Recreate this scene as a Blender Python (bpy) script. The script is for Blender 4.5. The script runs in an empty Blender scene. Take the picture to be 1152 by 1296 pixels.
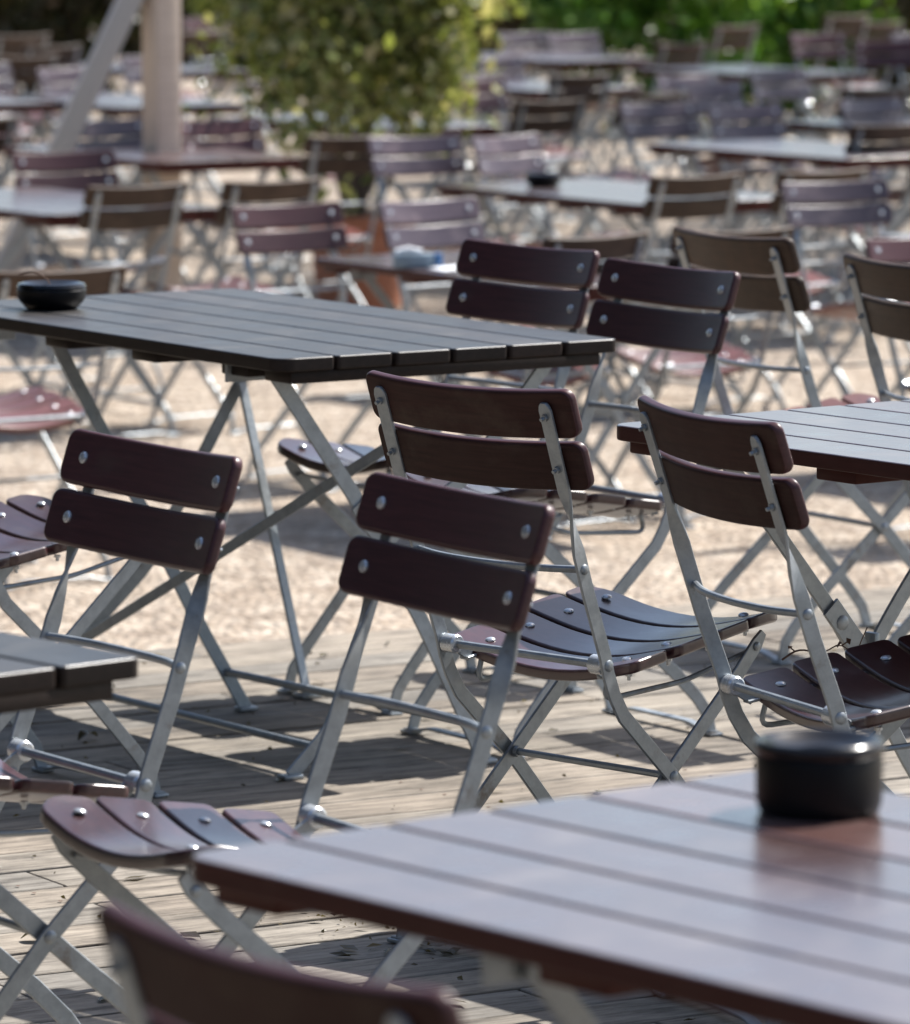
import bpy, bmesh, math, random
import numpy as np
from mathutils import Vector, Matrix
R = math.radians
rnd = random.Random(7)
S = bpy.context.scene
C = S.collection

# ------------------------------------------------------------------ materials
def mat(name):
    m = bpy.data.materials.new(name); m.use_nodes = True
    nt = m.node_tree; b = nt.nodes['Principled BSDF']
    return m, nt, b
def N(nt, t, **k):
    n = nt.nodes.new(t)
    for a, v in k.items():
        if a in n.inputs: n.inputs[a].default_value = v
        else: setattr(n, a, v)
    return n
def ramp(nt, fac, stops):
    r = nt.nodes.new('ShaderNodeValToRGB'); nt.links.new(fac, r.inputs[0])
    e = r.color_ramp.elements
    while len(e) < len(stops): e.new(.5)
    for q, (p, c) in zip(e, stops):
        q.position = p; q.color = (c[0], c[1], c[2], 1) if hasattr(c, '__len__') else (c, c, c, 1)
    return r
def mapped(nt, scale, rand=True):
    tc = nt.nodes.new('ShaderNodeTexCoord'); mp = nt.nodes.new('ShaderNodeMapping')
    mp.inputs['Scale'].default_value = scale
    if rand:
        oi = nt.nodes.new('ShaderNodeObjectInfo'); mu = N(nt, 'ShaderNodeVectorMath', operation='SCALE'); mu.inputs[0].default_value = (7, 13, 5)
        nt.links.new(oi.outputs['Random'], mu.inputs['Scale'])
        ad = N(nt, 'ShaderNodeVectorMath', operation='ADD'); nt.links.new(tc.outputs['Object'], ad.inputs[0]); nt.links.new(mu.outputs[0], ad.inputs[1])
        nt.links.new(ad.outputs[0], mp.inputs[0])
    else: nt.links.new(tc.outputs['Object'], mp.inputs[0])
    return mp.outputs[0]
def bump(nt, b, h, s, d=.001):
    n = N(nt, 'ShaderNodeBump', Strength=s, Distance=d); nt.links.new(h, n.inputs['Height']); nt.links.new(n.outputs[0], b.inputs['Normal'])
def mixc(nt, fac, a, c, bt='MIX'):
    m = nt.nodes.new('ShaderNodeMix'); m.data_type = 'RGBA'; m.blend_type = bt
    if hasattr(fac, 'is_linked'): nt.links.new(fac, m.inputs[0])
    else: m.inputs[0].default_value = fac
    for i, v in ((6, a), (7, c)):
        if hasattr(v, 'is_linked'): nt.links.new(v, m.inputs[i])
        else: m.inputs[i].default_value = (*v, 1)
    return m.outputs[2]

def wood(name, c0, c1, grain_axis, rough=(.3, .5), worn=None, wornpos=(.58, .78), coat=0.0, spec=.5):
    m, nt, b = mat(name)
    sc = {'x': (1.2, 14, 30), 'y': (14, 1.2, 30)}[grain_axis]
    v = mapped(nt, sc)
    n1 = N(nt, 'ShaderNodeTexNoise', Scale=6.0, Detail=6.0, Roughness=.6); nt.links.new(v, n1.inputs['Vector'])
    r1 = ramp(nt, n1.outputs[0], [(.3, c0), (.7, c1)])
    col = r1.outputs[0]
    v2 = mapped(nt, (1, 1.4, 1.4))
    n2 = N(nt, 'ShaderNodeTexNoise', Scale=9.0, Detail=5.0, Roughness=.65); nt.links.new(v2, n2.inputs['Vector'])
    if worn:
        r2 = ramp(nt, n2.outputs[0], [(wornpos[0], 0), (wornpos[1], 1)])
        col = mixc(nt, r2.outputs[0], col, worn)
    ge = nt.nodes.new('ShaderNodeNewGeometry'); ti = ramp(nt, ge.outputs['Random Per Island'], [(0, (.72, .74, .76)), (.5, (1, 1, 1)), (1, (1.35, 1.25, 1.2))])
    col = mixc(nt, 1.0, col, ti.outputs[0], 'MULTIPLY')
    ob = nt.nodes.new('ShaderNodeObjectInfo'); t2 = ramp(nt, ob.outputs['Random'], [(0, (.85, .85, .85)), (1, (1.3, 1.28, 1.28))])
    col = mixc(nt, 1.0, col, t2.outputs[0], 'MULTIPLY')
    nt.links.new(col, b.inputs['Base Color'])
    r3 = ramp(nt, n2.outputs[0], [(.3, rough[0]), (.7, rough[1])]); nt.links.new(r3.outputs[0], b.inputs['Roughness'])
    b.inputs['Coat Weight'].default_value = coat; b.inputs['Coat Roughness'].default_value = .2
    b.inputs['Specular IOR Level'].default_value = spec
    bump(nt, b, n1.outputs[0], .25, .0006)
    return m
M = {}
M['wood'] = wood('varnished_redbrown_wood', (.034, .0145, .018), (.056, .022, .026), 'x', (.32, .42), (.05, .032, .03), (.60, .85), spec=.36)
M['wood_sheen'] = wood('lilac_sheen_wood', (.042, .032, .043), (.070, .056, .072), 'x', (.28, .40), (.13, .105, .12), (.5, .8), spec=.5)  # lilac sheen of sun and sky put into the base colour
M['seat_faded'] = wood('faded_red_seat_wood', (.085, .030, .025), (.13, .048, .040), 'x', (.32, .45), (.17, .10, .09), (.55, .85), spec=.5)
M['wood_seat'] = wood('varnished_seat_wood', (.026, .010, .012), (.046, .016, .018), 'x', (.28, .40), (.08, .055, .05), (.55, .85), coat=.7)
M['wood_worn'] = wood('weathered_brown_wood', (.026, .017, .012), (.046, .029, .020), 'x', (.45, .65), (.075, .052, .037), (.45, .75), spec=.3)
M['wood_rear'] = wood('dusty_rear_wood', (.021, .0095, .0085), (.037, .016, .014), 'x', (.55, .7), (.060, .045, .036), (.50, .85), spec=.18)
M['top_red'] = wood('varnished_redbrown_tabletop', (.060, .033, .031), (.090, .051, .047), 'y', (.22, .44), (.15, .12, .115), (.48, .80), coat=.9)
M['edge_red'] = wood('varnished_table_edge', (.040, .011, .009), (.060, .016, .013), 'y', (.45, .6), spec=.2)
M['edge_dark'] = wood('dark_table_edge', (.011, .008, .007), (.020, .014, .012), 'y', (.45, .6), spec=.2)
M['top_dark'] = wood('weathered_blackbrown_tabletop', (.012, .011, .011), (.028, .025, .024), 'y', (.34, .50), (.055, .055, .055), (.5, .8), coat=.12)
M['timber'] = wood('pale_post_timber', (.38, .33, .275), (.52, .46, .39), 'x', (.7, .85))
M['timber_shade'] = wood('shade_grey_timber', (.30, .29, .27), (.42, .41, .38), 'x', (.7, .85))  # for the brace: its shaded side is put into the grey colour

def galv(name, c0, c1, rough):
    m, nt, b = mat(name)
    v = mapped(nt, (1, 1, 1))
    n = N(nt, 'ShaderNodeTexNoise', Scale=38.0, Detail=5.0, Roughness=.7); nt.links.new(v, n.inputs['Vector'])
    r = ramp(nt, n.outputs[0], [(.3, c0), (.7, c1)])
    n2 = N(nt, 'ShaderNodeTexNoise', Scale=11.0, Detail=8.0, Roughness=.75); nt.links.new(v, n2.inputs['Vector'])
    r2 = ramp(nt, n2.outputs[0], [(.57, 0), (.72, .9)])
    nt.links.new(mixc(nt, r2.outputs[0], r.outputs[0], (.16, .13, .11)), b.inputs['Base Color'])
    b.inputs['Metallic'].default_value = .55
    rr = ramp(nt, n.outputs[0], [(.3, rough - .08), (.7, rough + .1)]); nt.links.new(rr.outputs[0], b.inputs['Roughness'])
    bump(nt, b, n.outputs[0], .2, .0005)
    return m
M['metal'] = galv('galvanised_steel', (.23, .26, .285), (.36, .39, .415), .40)
M['bolt'] = galv('zinc_bolt', (.5, .53, .56), (.68, .71, .74), .24)

def plain(name, c, rough, metal=0, trans=0, coat=0):
    m, nt, b = mat(name)
    v = mapped(nt, (1, 1, 1)); n = N(nt, 'ShaderNodeTexNoise', Scale=30.0, Detail=4.0); nt.links.new(v, n.inputs['Vector'])
    r = ramp(nt, n.outputs[0], [(.3, [q * .88 for q in c]), (.7, [min(1, q * 1.1) for q in c])]); nt.links.new(r.outputs[0], b.inputs['Base Color'])
    b.inputs['Roughness'].default_value = rough; b.inputs['Metallic'].default_value = metal
    b.inputs['Transmission Weight'].default_value = trans; b.inputs['Coat Weight'].default_value = coat
    return m
M['black'] = plain('black_melamine', (.004, .004, .005), .2)
M['black_matt'] = plain('black_melamine_side', (.004, .004, .005), .42)
M['black_matt'].node_tree.nodes['Principled BSDF'].inputs['Specular IOR Level'].default_value = .25
M['terracotta'] = plain('terracotta', (.34, .135, .075), .8)
M['bluepack'] = plain('blue_pack', (.05, .13, .28), .4)
M['greypack'] = plain('grey_blue_card', (.20, .27, .33), .5)
M['paper'] = plain('white_paper', (.78, .8, .82), .6)
M['butt'] = plain('cigarette_paper', (.7, .62, .5), .7)
M['twig'] = plain('dry_twig', (.10, .05, .03), .8)
M['soil'] = plain('soil', (.05, .035, .025), .9)

# deck boards
m, nt, b = mat('weathered_deck_board'); M['deck'] = m
v = mapped(nt, (1.5, 11, 11), rand=False)
geo = nt.nodes.new('ShaderNodeNewGeometry')
off = N(nt, 'ShaderNodeVectorMath', operation='SCALE'); off.inputs[0].default_value = (31, 17, 3); nt.links.new(geo.outputs['Random Per Island'], off.inputs['Scale'])
ad = N(nt, 'ShaderNodeVectorMath', operation='ADD'); nt.links.new(v, ad.inputs[0]); nt.links.new(off.outputs[0], ad.inputs[1])
n1 = N(nt, 'ShaderNodeTexNoise', Scale=4.0, Detail=9.0, Roughness=.72, Distortion=.25); nt.links.new(ad.outputs[0], n1.inputs['Vector'])
base = ramp(nt, n1.outputs[0], [(.33, (.06, .05, .042)), (.43, (.19, .167, .14)), (.54, (.30, .268, .228)), (.70, (.40, .362, .312))])
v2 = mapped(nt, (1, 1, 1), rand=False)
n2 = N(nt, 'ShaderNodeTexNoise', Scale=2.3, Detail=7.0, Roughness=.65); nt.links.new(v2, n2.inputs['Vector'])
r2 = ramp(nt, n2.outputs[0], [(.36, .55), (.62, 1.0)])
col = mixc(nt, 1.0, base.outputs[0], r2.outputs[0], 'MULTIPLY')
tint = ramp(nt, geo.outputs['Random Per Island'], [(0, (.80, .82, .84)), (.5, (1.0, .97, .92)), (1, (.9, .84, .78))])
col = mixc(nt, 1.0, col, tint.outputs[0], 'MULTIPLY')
vs = mapped(nt, (1.0, 3.0, 3.0), rand=False)
vo = N(nt, 'ShaderNodeTexVoronoi', Scale=26.0); nt.links.new(vs, vo.inputs['Vector'])
sp = ramp(nt, vo.outputs['Distance'], [(.05, 1), (.10, 0)])
n3 = N(nt, 'ShaderNodeTexNoise', Scale=3.1, Detail=3.0); nt.links.new(v2, n3.inputs['Vector'])
s3 = ramp(nt, n3.outputs[0], [(.5, 0), (.62, .8)])
mm = N(nt, 'ShaderNodeMath', operation='MULTIPLY'); nt.links.new(sp.outputs[0], mm.inputs[0]); nt.links.new(s3.outputs[0], mm.inputs[1])
col = mixc(nt, mm.outputs[0], col, (.05, .035, .025))
nt.links.new(col, b.inputs['Base Color']); b.inputs['Roughness'].default_value = .82
n4 = N(nt, 'ShaderNodeTexNoise', Scale=9.0, Detail=8.0, Roughness=.8); nt.links.new(ad.outputs[0], n4.inputs['Vector'])
am = N(nt, 'ShaderNodeMath', operation='ADD'); nt.links.new(n1.outputs[0], am.inputs[0]); nt.links.new(n4.outputs[0], am.inputs[1])
bump(nt, b, am.outputs[0], .8, .003)

# gravel
m, nt, b = mat('pale_gravel'); M['gravel'] = m
v = mapped(nt, (1, 1, 1), rand=False)
vo = N(nt, 'ShaderNodeTexVoronoi', Scale=36.0); nt.links.new(v, vo.inputs['Vector'])
c1 = ramp(nt, vo.outputs['Color'], [(.0, (.20, .15, .11)), (.45, (.385, .315, .245)), (1, (.58, .505, .425))])
n2 = N(nt, 'ShaderNodeTexNoise', Scale=6.0, Detail=6.0, Roughness=.6); nt.links.new(v, n2.inputs['Vector'])
r2 = ramp(nt, n2.outputs[0], [(.35, (.60, .57, .55)), (.6, (1, 1, 1))])
col = mixc(nt, 1.0, c1.outputs[0], r2.outputs[0], 'MULTIPLY')
n5 = N(nt, 'ShaderNodeTexNoise', Scale=1.3, Detail=4.0); nt.links.new(v, n5.inputs['Vector'])
r5 = ramp(nt, n5.outputs[0], [(.55, 0), (.7, .6)])
col = mixc(nt, r5.outputs[0], col, (.36, .28, .21))
nt.links.new(col, b.inputs['Base Color']); b.inputs['Roughness'].default_value = .95
h = ramp(nt, vo.outputs['Distance'], [(0, 1), (.7, 0)])
bump(nt, b, h.outputs[0], .9, .02)

def leafmat(name, ca, cb, cc):
    m, nt, b = mat(name)
    g = nt.nodes.new('ShaderNodeNewGeometry')
    r = ramp(nt, g.outputs['Random Per Island'], [(0, ca), (.6, cb), (1, cc)])
    nt.links.new(r.outputs[0], b.inputs['Base Color']); b.inputs['Roughness'].default_value = .24
    tr = nt.nodes.new('ShaderNodeBsdfTranslucent'); nt.links.new(mixc(nt, 1.0, r.outputs[0], (1.0, 1.0, .45), 'MULTIPLY'), tr.inputs['Color'])
    mx = N(nt, 'ShaderNodeMixShader'); mx.inputs[0].default_value = .45
    out = nt.nodes['Material Output']; nt.links.new(b.outputs[0], mx.inputs[1]); nt.links.new(tr.outputs[0], mx.inputs[2]); nt.links.new(mx.outputs[0], out.inputs[0])
    return m
M['leaf_olive'] = leafmat('olive_leaf', (.11, .14, .045), (.30, .34, .12), (.62, .56, .36))
M['leaf_green'] = leafmat('green_leaf', (.05, .13, .02), (.12, .26, .045), (.24, .38, .09))
M['leaf_dark'] = leafmat('dark_leaf', (.028, .038, .018), (.06, .066, .035), (.14, .10, .07))
M['leaf_brown'] = leafmat('dry_leaf', (.05, .04, .022), (.10, .08, .045), (.20, .16, .10))
M['bark'] = plain('bark', (.08, .06, .045), .9)

# ------------------------------------------------------------------ mesh helpers
def finish(bm, name, m, parent=None, smooth=True, wn=False):
    bmesh.ops.recalc_face_normals(bm, faces=bm.faces[:])
    me = bpy.data.meshes.new(name); bm.to_mesh(me); bm.free()
    if smooth:
        me.polygons.foreach_set('use_smooth', [True] * len(me.polygons))
    if smooth: me.set_sharp_from_angle(angle=R(32))
    me.materials.append(m)
    o = bpy.data.objects.new(name, me); C.objects.link(o)
    if parent: o.parent = parent
    if wn:
        w = o.modifiers.new('wn', 'WEIGHTED_NORMAL'); w.keep_sharp = True; w.weight = 60
    return o
def sharp(me_obj, ang=40):
    pass
def plate(bm, outline, z0, z1, bev, seg=3):
    """convex outline (x,y) ccw, from z0 to z1 with rounded rims"""
    n = len(outline); nor = []
    for i in range(n):
        a = Vector(outline[i - 1]); p = Vector(outline[i]); c = Vector(outline[(i + 1) % n])
        e1 = (p - a).normalized(); e2 = (c - p).normalized(); t = (e1 + e2).normalized()
        nor.append((Vector((t.y, -t.x)), 1 / max(.5, t.dot(e1))))
    rings = []
    for k in range(seg + 1):
        a = k / seg * math.pi / 2; rings.append((bev * (1 - math.sin(a)), z0 + bev * (1 - math.cos(a))))
    for k in range(seg + 1):
        a = k / seg * math.pi / 2; rings.append((bev * (1 - math.cos(a)), z1 - bev * (1 - math.sin(a))))
    vv = []
    for ins, z in rings:
        vv.append([bm.verts.new((outline[i][0] - nor[i][0].x * ins * nor[i][1], outline[i][1] - nor[i][0].y * ins * nor[i][1], z)) for i in range(n)])
    for k in range(len(rings) - 1):
        for i in range(n):
            j = (i + 1) % n; bm.faces.new((vv[k][i], vv[k][j], vv[k + 1][j], vv[k + 1][i]))
    bm.faces.new(vv[0][::-1]); bm.faces.new(vv[-1])
def rrect(x0, x1, y0, y1, r, seg=4):
    if not hasattr(r, '__len__'): r = [r] * 4
    pts = []
    for (cx, cy, a0, rr) in ((x1, y0, -90, r[0]), (x1, y1, 0, r[1]), (x0, y1, 90, r[2]), (x0, y0, 180, r[3])):
        sx = -1 if cx == x1 else 1; sy = -1 if cy == y1 else 1
        for k in range(seg + 1):
            a = R(a0 + 90 * k / seg)
            pts.append((cx + sx * rr + math.cos(a) * rr, cy + sy * rr + math.sin(a) * rr))
    return pts
def split_x(bm, xs, axis=0):
    for x in xs:
        co = [0, 0, 0]; co[axis] = x; no = [0, 0, 0]; no[axis] = 1
        bmesh.ops.bisect_plane(bm, geom=bm.verts[:] + bm.edges[:] + bm.faces[:], plane_co=co, plane_no=no)
def box(bm, x0, x1, y0, y1, z0, z1, bev=.002):
    plate(bm, rrect(x0, x1, y0, y1, bev * 1.5, 2), z0, z1, bev, 2)
def subdiv_path(pts, r=.03, seg=4):
    """round the inner corners of a polyline"""
    P = [Vector(p) for p in pts]; out = [P[0]]
    for i in range(1, len(P) - 1):
        a, p, c = P[i - 1], P[i], P[i + 1]
        d1 = min(r, (p - a).length * .45); d2 = min(r, (c - p).length * .45)
        s = p + (a - p).normalized() * d1; e = p + (c - p).normalized() * d2
        for k in range(seg + 1):
            t = k / seg; out.append(s * (1 - t) ** 2 + p * 2 * t * (1 - t) + e * t * t)
    out.append(P[-1]); return out
def bar(bm, pts, w, t, wdirs, ch=.0012, widths=None, cap=True):
    """flat bar: section w (along wdir) x t with small chamfers"""
    P = [Vector(p) for p in pts]; n = len(P); rings = []
    for i, p in enumerate(P):
        tg = ((P[min(i + 1, n - 1)] - p).normalized() + (p - P[max(i - 1, 0)]).normalized()).normalized()
        wd = Vector(wdirs[i] if isinstance(wdirs, list) else wdirs); wd = (wd - tg * wd.dot(tg)).normalized()
        td = tg.cross(wd); ww = (widths[i] if widths else w) / 2; tt = t / 2
        rings.append([bm.verts.new(p + wd * a + td * b_) for a, b_ in
            ((ww, tt - ch), (ww - ch, tt), (-ww + ch, tt), (-ww, tt - ch), (-ww, -tt + ch), (-ww + ch, -tt), (ww - ch, -tt), (ww, -tt + ch))])
    for k in range(n - 1):
        for i in range(8):
            j = (i + 1) % 8; bm.faces.new((rings[k][i], rings[k][j], rings[k + 1][j], rings[k + 1][i]))
    if cap: bm.faces.new(rings[0][::-1]); bm.faces.new(rings[-1])
def tube(bm, pts, r, seg=10, radii=None):
    P = [Vector(p) for p in pts]; n = len(P); rings = []; ref = None
    for i, p in enumerate(P):
        tg = (P[min(i + 1, n - 1)] - P[max(i - 1, 0)]).normalized()
        if ref is None: ref = Vector((0, 0, 1)) if abs(tg.z) < .9 else Vector((1, 0, 0))
        u = (ref - tg * ref.dot(tg)).normalized(); v_ = tg.cross(u); ref = u; rr = radii[i] if radii else r
        rings.append([bm.verts.new(p + (u * math.cos(2 * math.pi * k / seg) + v_ * math.sin(2 * math.pi * k / seg)) * rr) for k in range(seg)])
    for k in range(n - 1):
        for i in range(seg):
            j = (i + 1) % seg; bm.faces.new((rings[k][i], rings[k][j], rings[k + 1][j], rings[k + 1][i]))
    bm.faces.new(rings[0][::-1]); bm.faces.new(rings[-1])
def lathe(bm, prof, seg=32, c=(0, 0, 0)):
    rings = []
    for r, z in prof:
        if r < 1e-5: rings.append([bm.verts.new((c[0], c[1], c[2] + z))])
        else: rings.append([bm.verts.new((c[0] + r * math.cos(2 * math.pi * k / seg), c[1] + r * math.sin(2 * math.pi * k / seg), c[2] + z)) for k in range(seg)])
    for a, b_ in zip(rings, rings[1:]):
        for i in range(seg):
            j = (i + 1) % seg
            f = [a[i % len(a)], a[j % len(a)], b_[j % len(b_)], b_[i % len(b_)]]
            f = list(dict.fromkeys(f))
            if len(f) > 2: bm.faces.new(f)
def dome(bm, p, nrm, r, h, seg=10):
    """mushroom rivet head on point p facing nrm"""
    q = Vector((0, 0, 1)).rotation_difference(Vector(nrm).normalized()).to_matrix().to_4x4(); q.translation = Vector(p)
    b2 = bmesh.new(); lathe(b2, [(r, -.001), (r, h * .25), (r * .8, h * .7), (r * .4, h * .95), (0, h)], seg); b2.transform(q)
    me = bpy.data.meshes.new('t'); b2.to_mesh(me); b2.free(); bm.from_mesh(me); bpy.data.meshes.remove(me)

def empty(name, loc=(0, 0, 0), rz=0.0):
    o = bpy.data.objects.new(name, None); o.empty_display_size = .1; C.objects.link(o)
    o.location = loc; o.rotation_euler = (0, 0, rz); return o
def tag(o, label, cat, group=None, kind=None):
    if label: o['label'] = label
    if cat: o['category'] = cat
    if group: o['group'] = group
    elif 'group' in o: del o['group']
    if kind: o['kind'] = kind
    return o
def copy_tree(o, parent=None, swap=None):
    c = o.copy(); C.objects.link(c)
    if parent: c.parent = parent
    for ch in list(o.children): copy_tree(ch, c, swap)
    return c

# ------------------------------------------------------------------ chair
HP = .168
def make_chair(wm):
    t = empty('folding_chair')
    W = lambda z: -.1262 + (z - .8118) * -.33   # y of the back line at height z
    up = Vector((0, -.33, 1)).normalized(); nf = Vector((0, 1, .33)).normalized()
    # backrest: two curved slats
    bm = bmesh.new()
    for zc in (.8130, .7360):
        b2 = bmesh.new(); hh = .0370
        plate(b2, rrect(-.209, .209, -hh, hh, .016, 5), 0, .017, .0062, 4)
        split_x(b2, [-.19 + i * .38 / 14 for i in range(15)])
        cc = Vector((0, W(zc), zc))
        for v_ in b2.verts:
            x, h_, d = v_.co
            sag = -.016 * (1 - (x / HP) ** 2)
            v_.co = Vector((x, 0, 0)) + cc + up * h_ + nf * (d + .0035 + sag)
        me = bpy.data.meshes.new('t'); b2.to_mesh(me); b2.free(); bm.from_mesh(me); bpy.data.meshes.remove(me)
    back = finish(bm, 'backrest', wm, t, wn=True)
    back.data.materials.append(M['wood_rear'])
    for p_ in back.data.polygons:
        if p_.normal.dot(-nf) > .6: p_.material_index = 1
    for zc in (.8130, .7360):
        for s in (-1, 1):
            bm = bmesh.new(); p = Vector((s * HP, W(zc), zc))
            dome(bm, p + nf * .0205, nf, .0085, .0045)
            # threaded end and nut behind
            q = Vector((0, 0, 1)).rotation_difference(-nf).to_matrix().to_4x4(); q.translation = p - nf * .003
            nf0 = len(bm.faces); b2 = bmesh.new(); lathe(b2, [(0, 0), (.0055, 0), (.0055, .004), (.003, .0045), (.003, .010), (0, .0105)], 6); b2.transform(q)
            me = bpy.data.meshes.new('t'); b2.to_mesh(me); b2.free(); bm.from_mesh(me); bpy.data.meshes.remove(me)
            bm.faces.ensure_lookup_table()
            for f_ in bm.faces[nf0:]: f_.material_index = 1
            finish(bm, 'rivet', M['bolt'], back).data.materials.append(M['metal'])
    # seat: four dished slats on two rails
    tilt = math.atan2(.0133, .0849); fw = Vector((0, math.cos(tilt), math.sin(tilt))); un = Vector((0, -math.sin(tilt), math.cos(tilt)))
    bm = bmesh.new(); rv = []
    for i in range(4):
        hw = .0395 if i < 3 else .041; L = (.192, .200, .200, .196)[i]
        rr = [.014] * 4 if i < 3 else [.014, .045, .045, .014]
        b2 = bmesh.new(); plate(b2, rrect(-L, L, -hw, hw, rr, 5), 0, .018, .005, 3)
        split_x(b2, [-.18 + k * .36 / 12 for k in range(13)])
        cc = Vector((0, .0733 + i * .0849, .4389 + i * .0133))
        for v_ in b2.verts:
            x, h_, d = v_.co
            dz = -.018 * (1 - (x / .1404) ** 2) * (1 if abs(x) < .1404 else .8)
            if i == 3 and h_ > 0: dz -= h_ * .18
            v_.co = Vector((x, 0, 0)) + cc + fw * h_ + un * (d - .018 + dz)
        me = bpy.data.meshes.new('t'); b2.to_mesh(me); b2.free(); bm.from_mesh(me); bpy.data.meshes.remove(me)
        for s in (-1, 1): rv.append(cc + Vector((s * .1404, 0, 0)))
    seat = finish(bm, 'seat', M['wood_seat'], t, wn=True)
    for p in rv:
        bm = bmesh.new(); dome(bm, p, un, .008, .004)
        q = Matrix.Translation(p - un * .0255); b2 = bmesh.new(); lathe(b2, [(0, -.007), (.003, -.006), (.003, 0), (.006, 0), (.006, .004), (0, .004)], 6); b2.transform(q)
        me = bpy.data.meshes.new('t'); b2.to_mesh(me); b2.free(); bm.from_mesh(me); bpy.data.meshes.remove(me)
        finish(bm, 'rivet', M['bolt'], seat)
    for s in (-1, 1):
        # long side post: back, bend at the seat, crossing forward to the front foot
        pts = [(W(.833), .833), (W(.829), .829), (W(.822), .822), (W(.80), .80), (W(.74), .74), (W(.70), .70), (W(.672), .672), (W(.645), .645), (W(.61), .61), (W(.55), .55), (-.004, .455), (.004, .425), (.016, .395), (.036, .362), (.143, .26), (.30, .085), (.332, .045), (.345, .006)]
        P = [(s * (HP - (0 if z > .3 else .0)), y, z) for y, z in pts]
        wd = []
        for i, (y, z) in enumerate(pts):
            k = min(1, max(0, (.70 - z) / .085)); a = k * math.pi / 2
            y0, z0 = pts[max(0, i - 1)]; y1, z1 = pts[min(len(pts) - 1, i + 1)]
            tg = Vector((0, y1 - y0, z1 - z0)).normalized(); side = Vector((0, -tg.z, tg.y)) * -1
            wd.append(Vector((1, 0, 0)) * math.cos(a) * s + side * math.sin(a))
        ww = [.011, .019, .024] + [.024] * (len(pts) - 4) + [.022]
        bm = bmesh.new(); bar(bm, P, .024, .0055, wd, widths=ww)
        dome(bm, (s * (HP + .0025), -.05, .586), (s, 0, 0), .008, .0035); dome(bm, (s * (HP + .0025), .002, .44), (s, 0, 0), .009, .0035)
        dome(bm, (s * (HP + .0025), .143, .26), (s, 0, 0), .009, .004)
        finish(bm, 'side_post', M['metal'], t)
        # rear leg from seat front crossing back to the rear foot
        pts = [(.352, .452), (.338, .436), (.30, .398), (.143, .26), (-.02, .118), (-.066, .072), (-.088, .042), (-.096, .006)]
        sd = []
        for i in range(len(pts)):
            y0, z0 = pts[max(0, i - 1)]; y1, z1 = pts[min(len(pts) - 1, i + 1)]
            tg = Vector((0, y1 - y0, z1 - z0)).normalized(); sd.append(Vector((0, -tg.z, tg.y)))
        bm = bmesh.new(); bar(bm, [(s * .158, y, z) for y, z in pts], .024, .0055, sd, widths=[.014] + [.024] * 7)
        dome(bm, (s * .162, .335, .433), (s, 0, 0), .007, .003)
        finish(bm, 'rear_leg', M['metal'], t)
        # seat rail under the slats, wire bracket below
        bm = bmesh.new()
        bar(bm, [Vector((s * .1404, .0, .436)) - un * .021 + fw * .015, Vector((s * .1404, .36, .436 + .36 * .156)) - un * .021], .018, .005, (1, 0, 0))
        bar(bm, [(s * .1404, .0, .440), (s * .1404, .03, .421)], .02, .005, (0, .6, 1))
        finish(bm, 'seat_rail', M['metal'], t)
        bm = bmesh.new(); tube(bm, subdiv_path([(s * .13, .045, .418), (s * .13, .035, .382), (s * .135, .20, .392), (s * .150, .33, .425)], .02), .0042, 8)
        finish(bm, 'seat_wire', M['metal'], t)
    # rods
    bm = bmesh.new(); tube(bm, subdiv_path([(-HP, -.05, .586), (-.10, -.072, .584), (0, -.078, .583), (.10, -.072, .584), (HP, -.05, .586)], .05, 5), .0055, 10)
    finish(bm, 'back_rod', M['metal'], t)
    bm = bmesh.new(); tube(bm, [(-.15, .002, .44), (.15, .002, .44)], .0065, 10)
    sr = finish(bm, 'seat_rod', M['metal'], t)
    for s in (-1, 1):
        bm = bmesh.new(); b2 = bmesh.new(); lathe(b2, [(0, -.014), (.012, -.014), (.0145, -.011), (.0145, .011), (.012, .014), (0, .014)], 16)
        b2.transform(Matrix.Translation((s * .151, .002, .44)) @ Matrix.Rotation(R(90), 4, 'Y')); me = bpy.data.meshes.new('t'); b2.to_mesh(me); b2.free(); bm.from_mesh(me); bpy.data.meshes.remove(me)
        finish(bm, 'bushing', M['bolt'], sr)
    bm = bmesh.new(); tube(bm, [(-.158, .143, .26), (.158, .143, .26)], .0055, 10)
    for s in (-1, 1): tube(bm, [(s * .146, .143, .26), (s * .153, .143, .26)], .009, 12)
    finish(bm, 'stretcher', M['metal'], t)
    for y in (.347, -.098):
        bm = bmesh.new(); x = HP if y > 0 else .158
        pts = [(-x - .012, y, .0065), (-x + .022, y, .0065), (-x + .06, y, .017), (x - .06, y, .017), (x - .022, y, .0065), (x + .012, y, .0065)]
        bar(bm, subdiv_path(pts, .02, 3), .02, .005, (0, 1, 0))
        for s in (-1, 1):
            box(bm, s * x - .017, s * x + .017, y - .015, y + .015, .0, .006, .002)
        finish(bm, 'foot_bar', M['metal'], t)
    return t
proto = make_chair(M['wood'])
used = [False]
variants = {}
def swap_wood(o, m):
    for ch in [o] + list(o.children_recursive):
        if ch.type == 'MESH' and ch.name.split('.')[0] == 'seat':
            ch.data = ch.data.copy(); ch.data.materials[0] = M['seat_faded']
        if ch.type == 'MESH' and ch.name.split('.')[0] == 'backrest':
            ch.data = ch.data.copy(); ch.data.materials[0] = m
            if m is M['wood_worn']: ch.data.materials[1] = m
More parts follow.
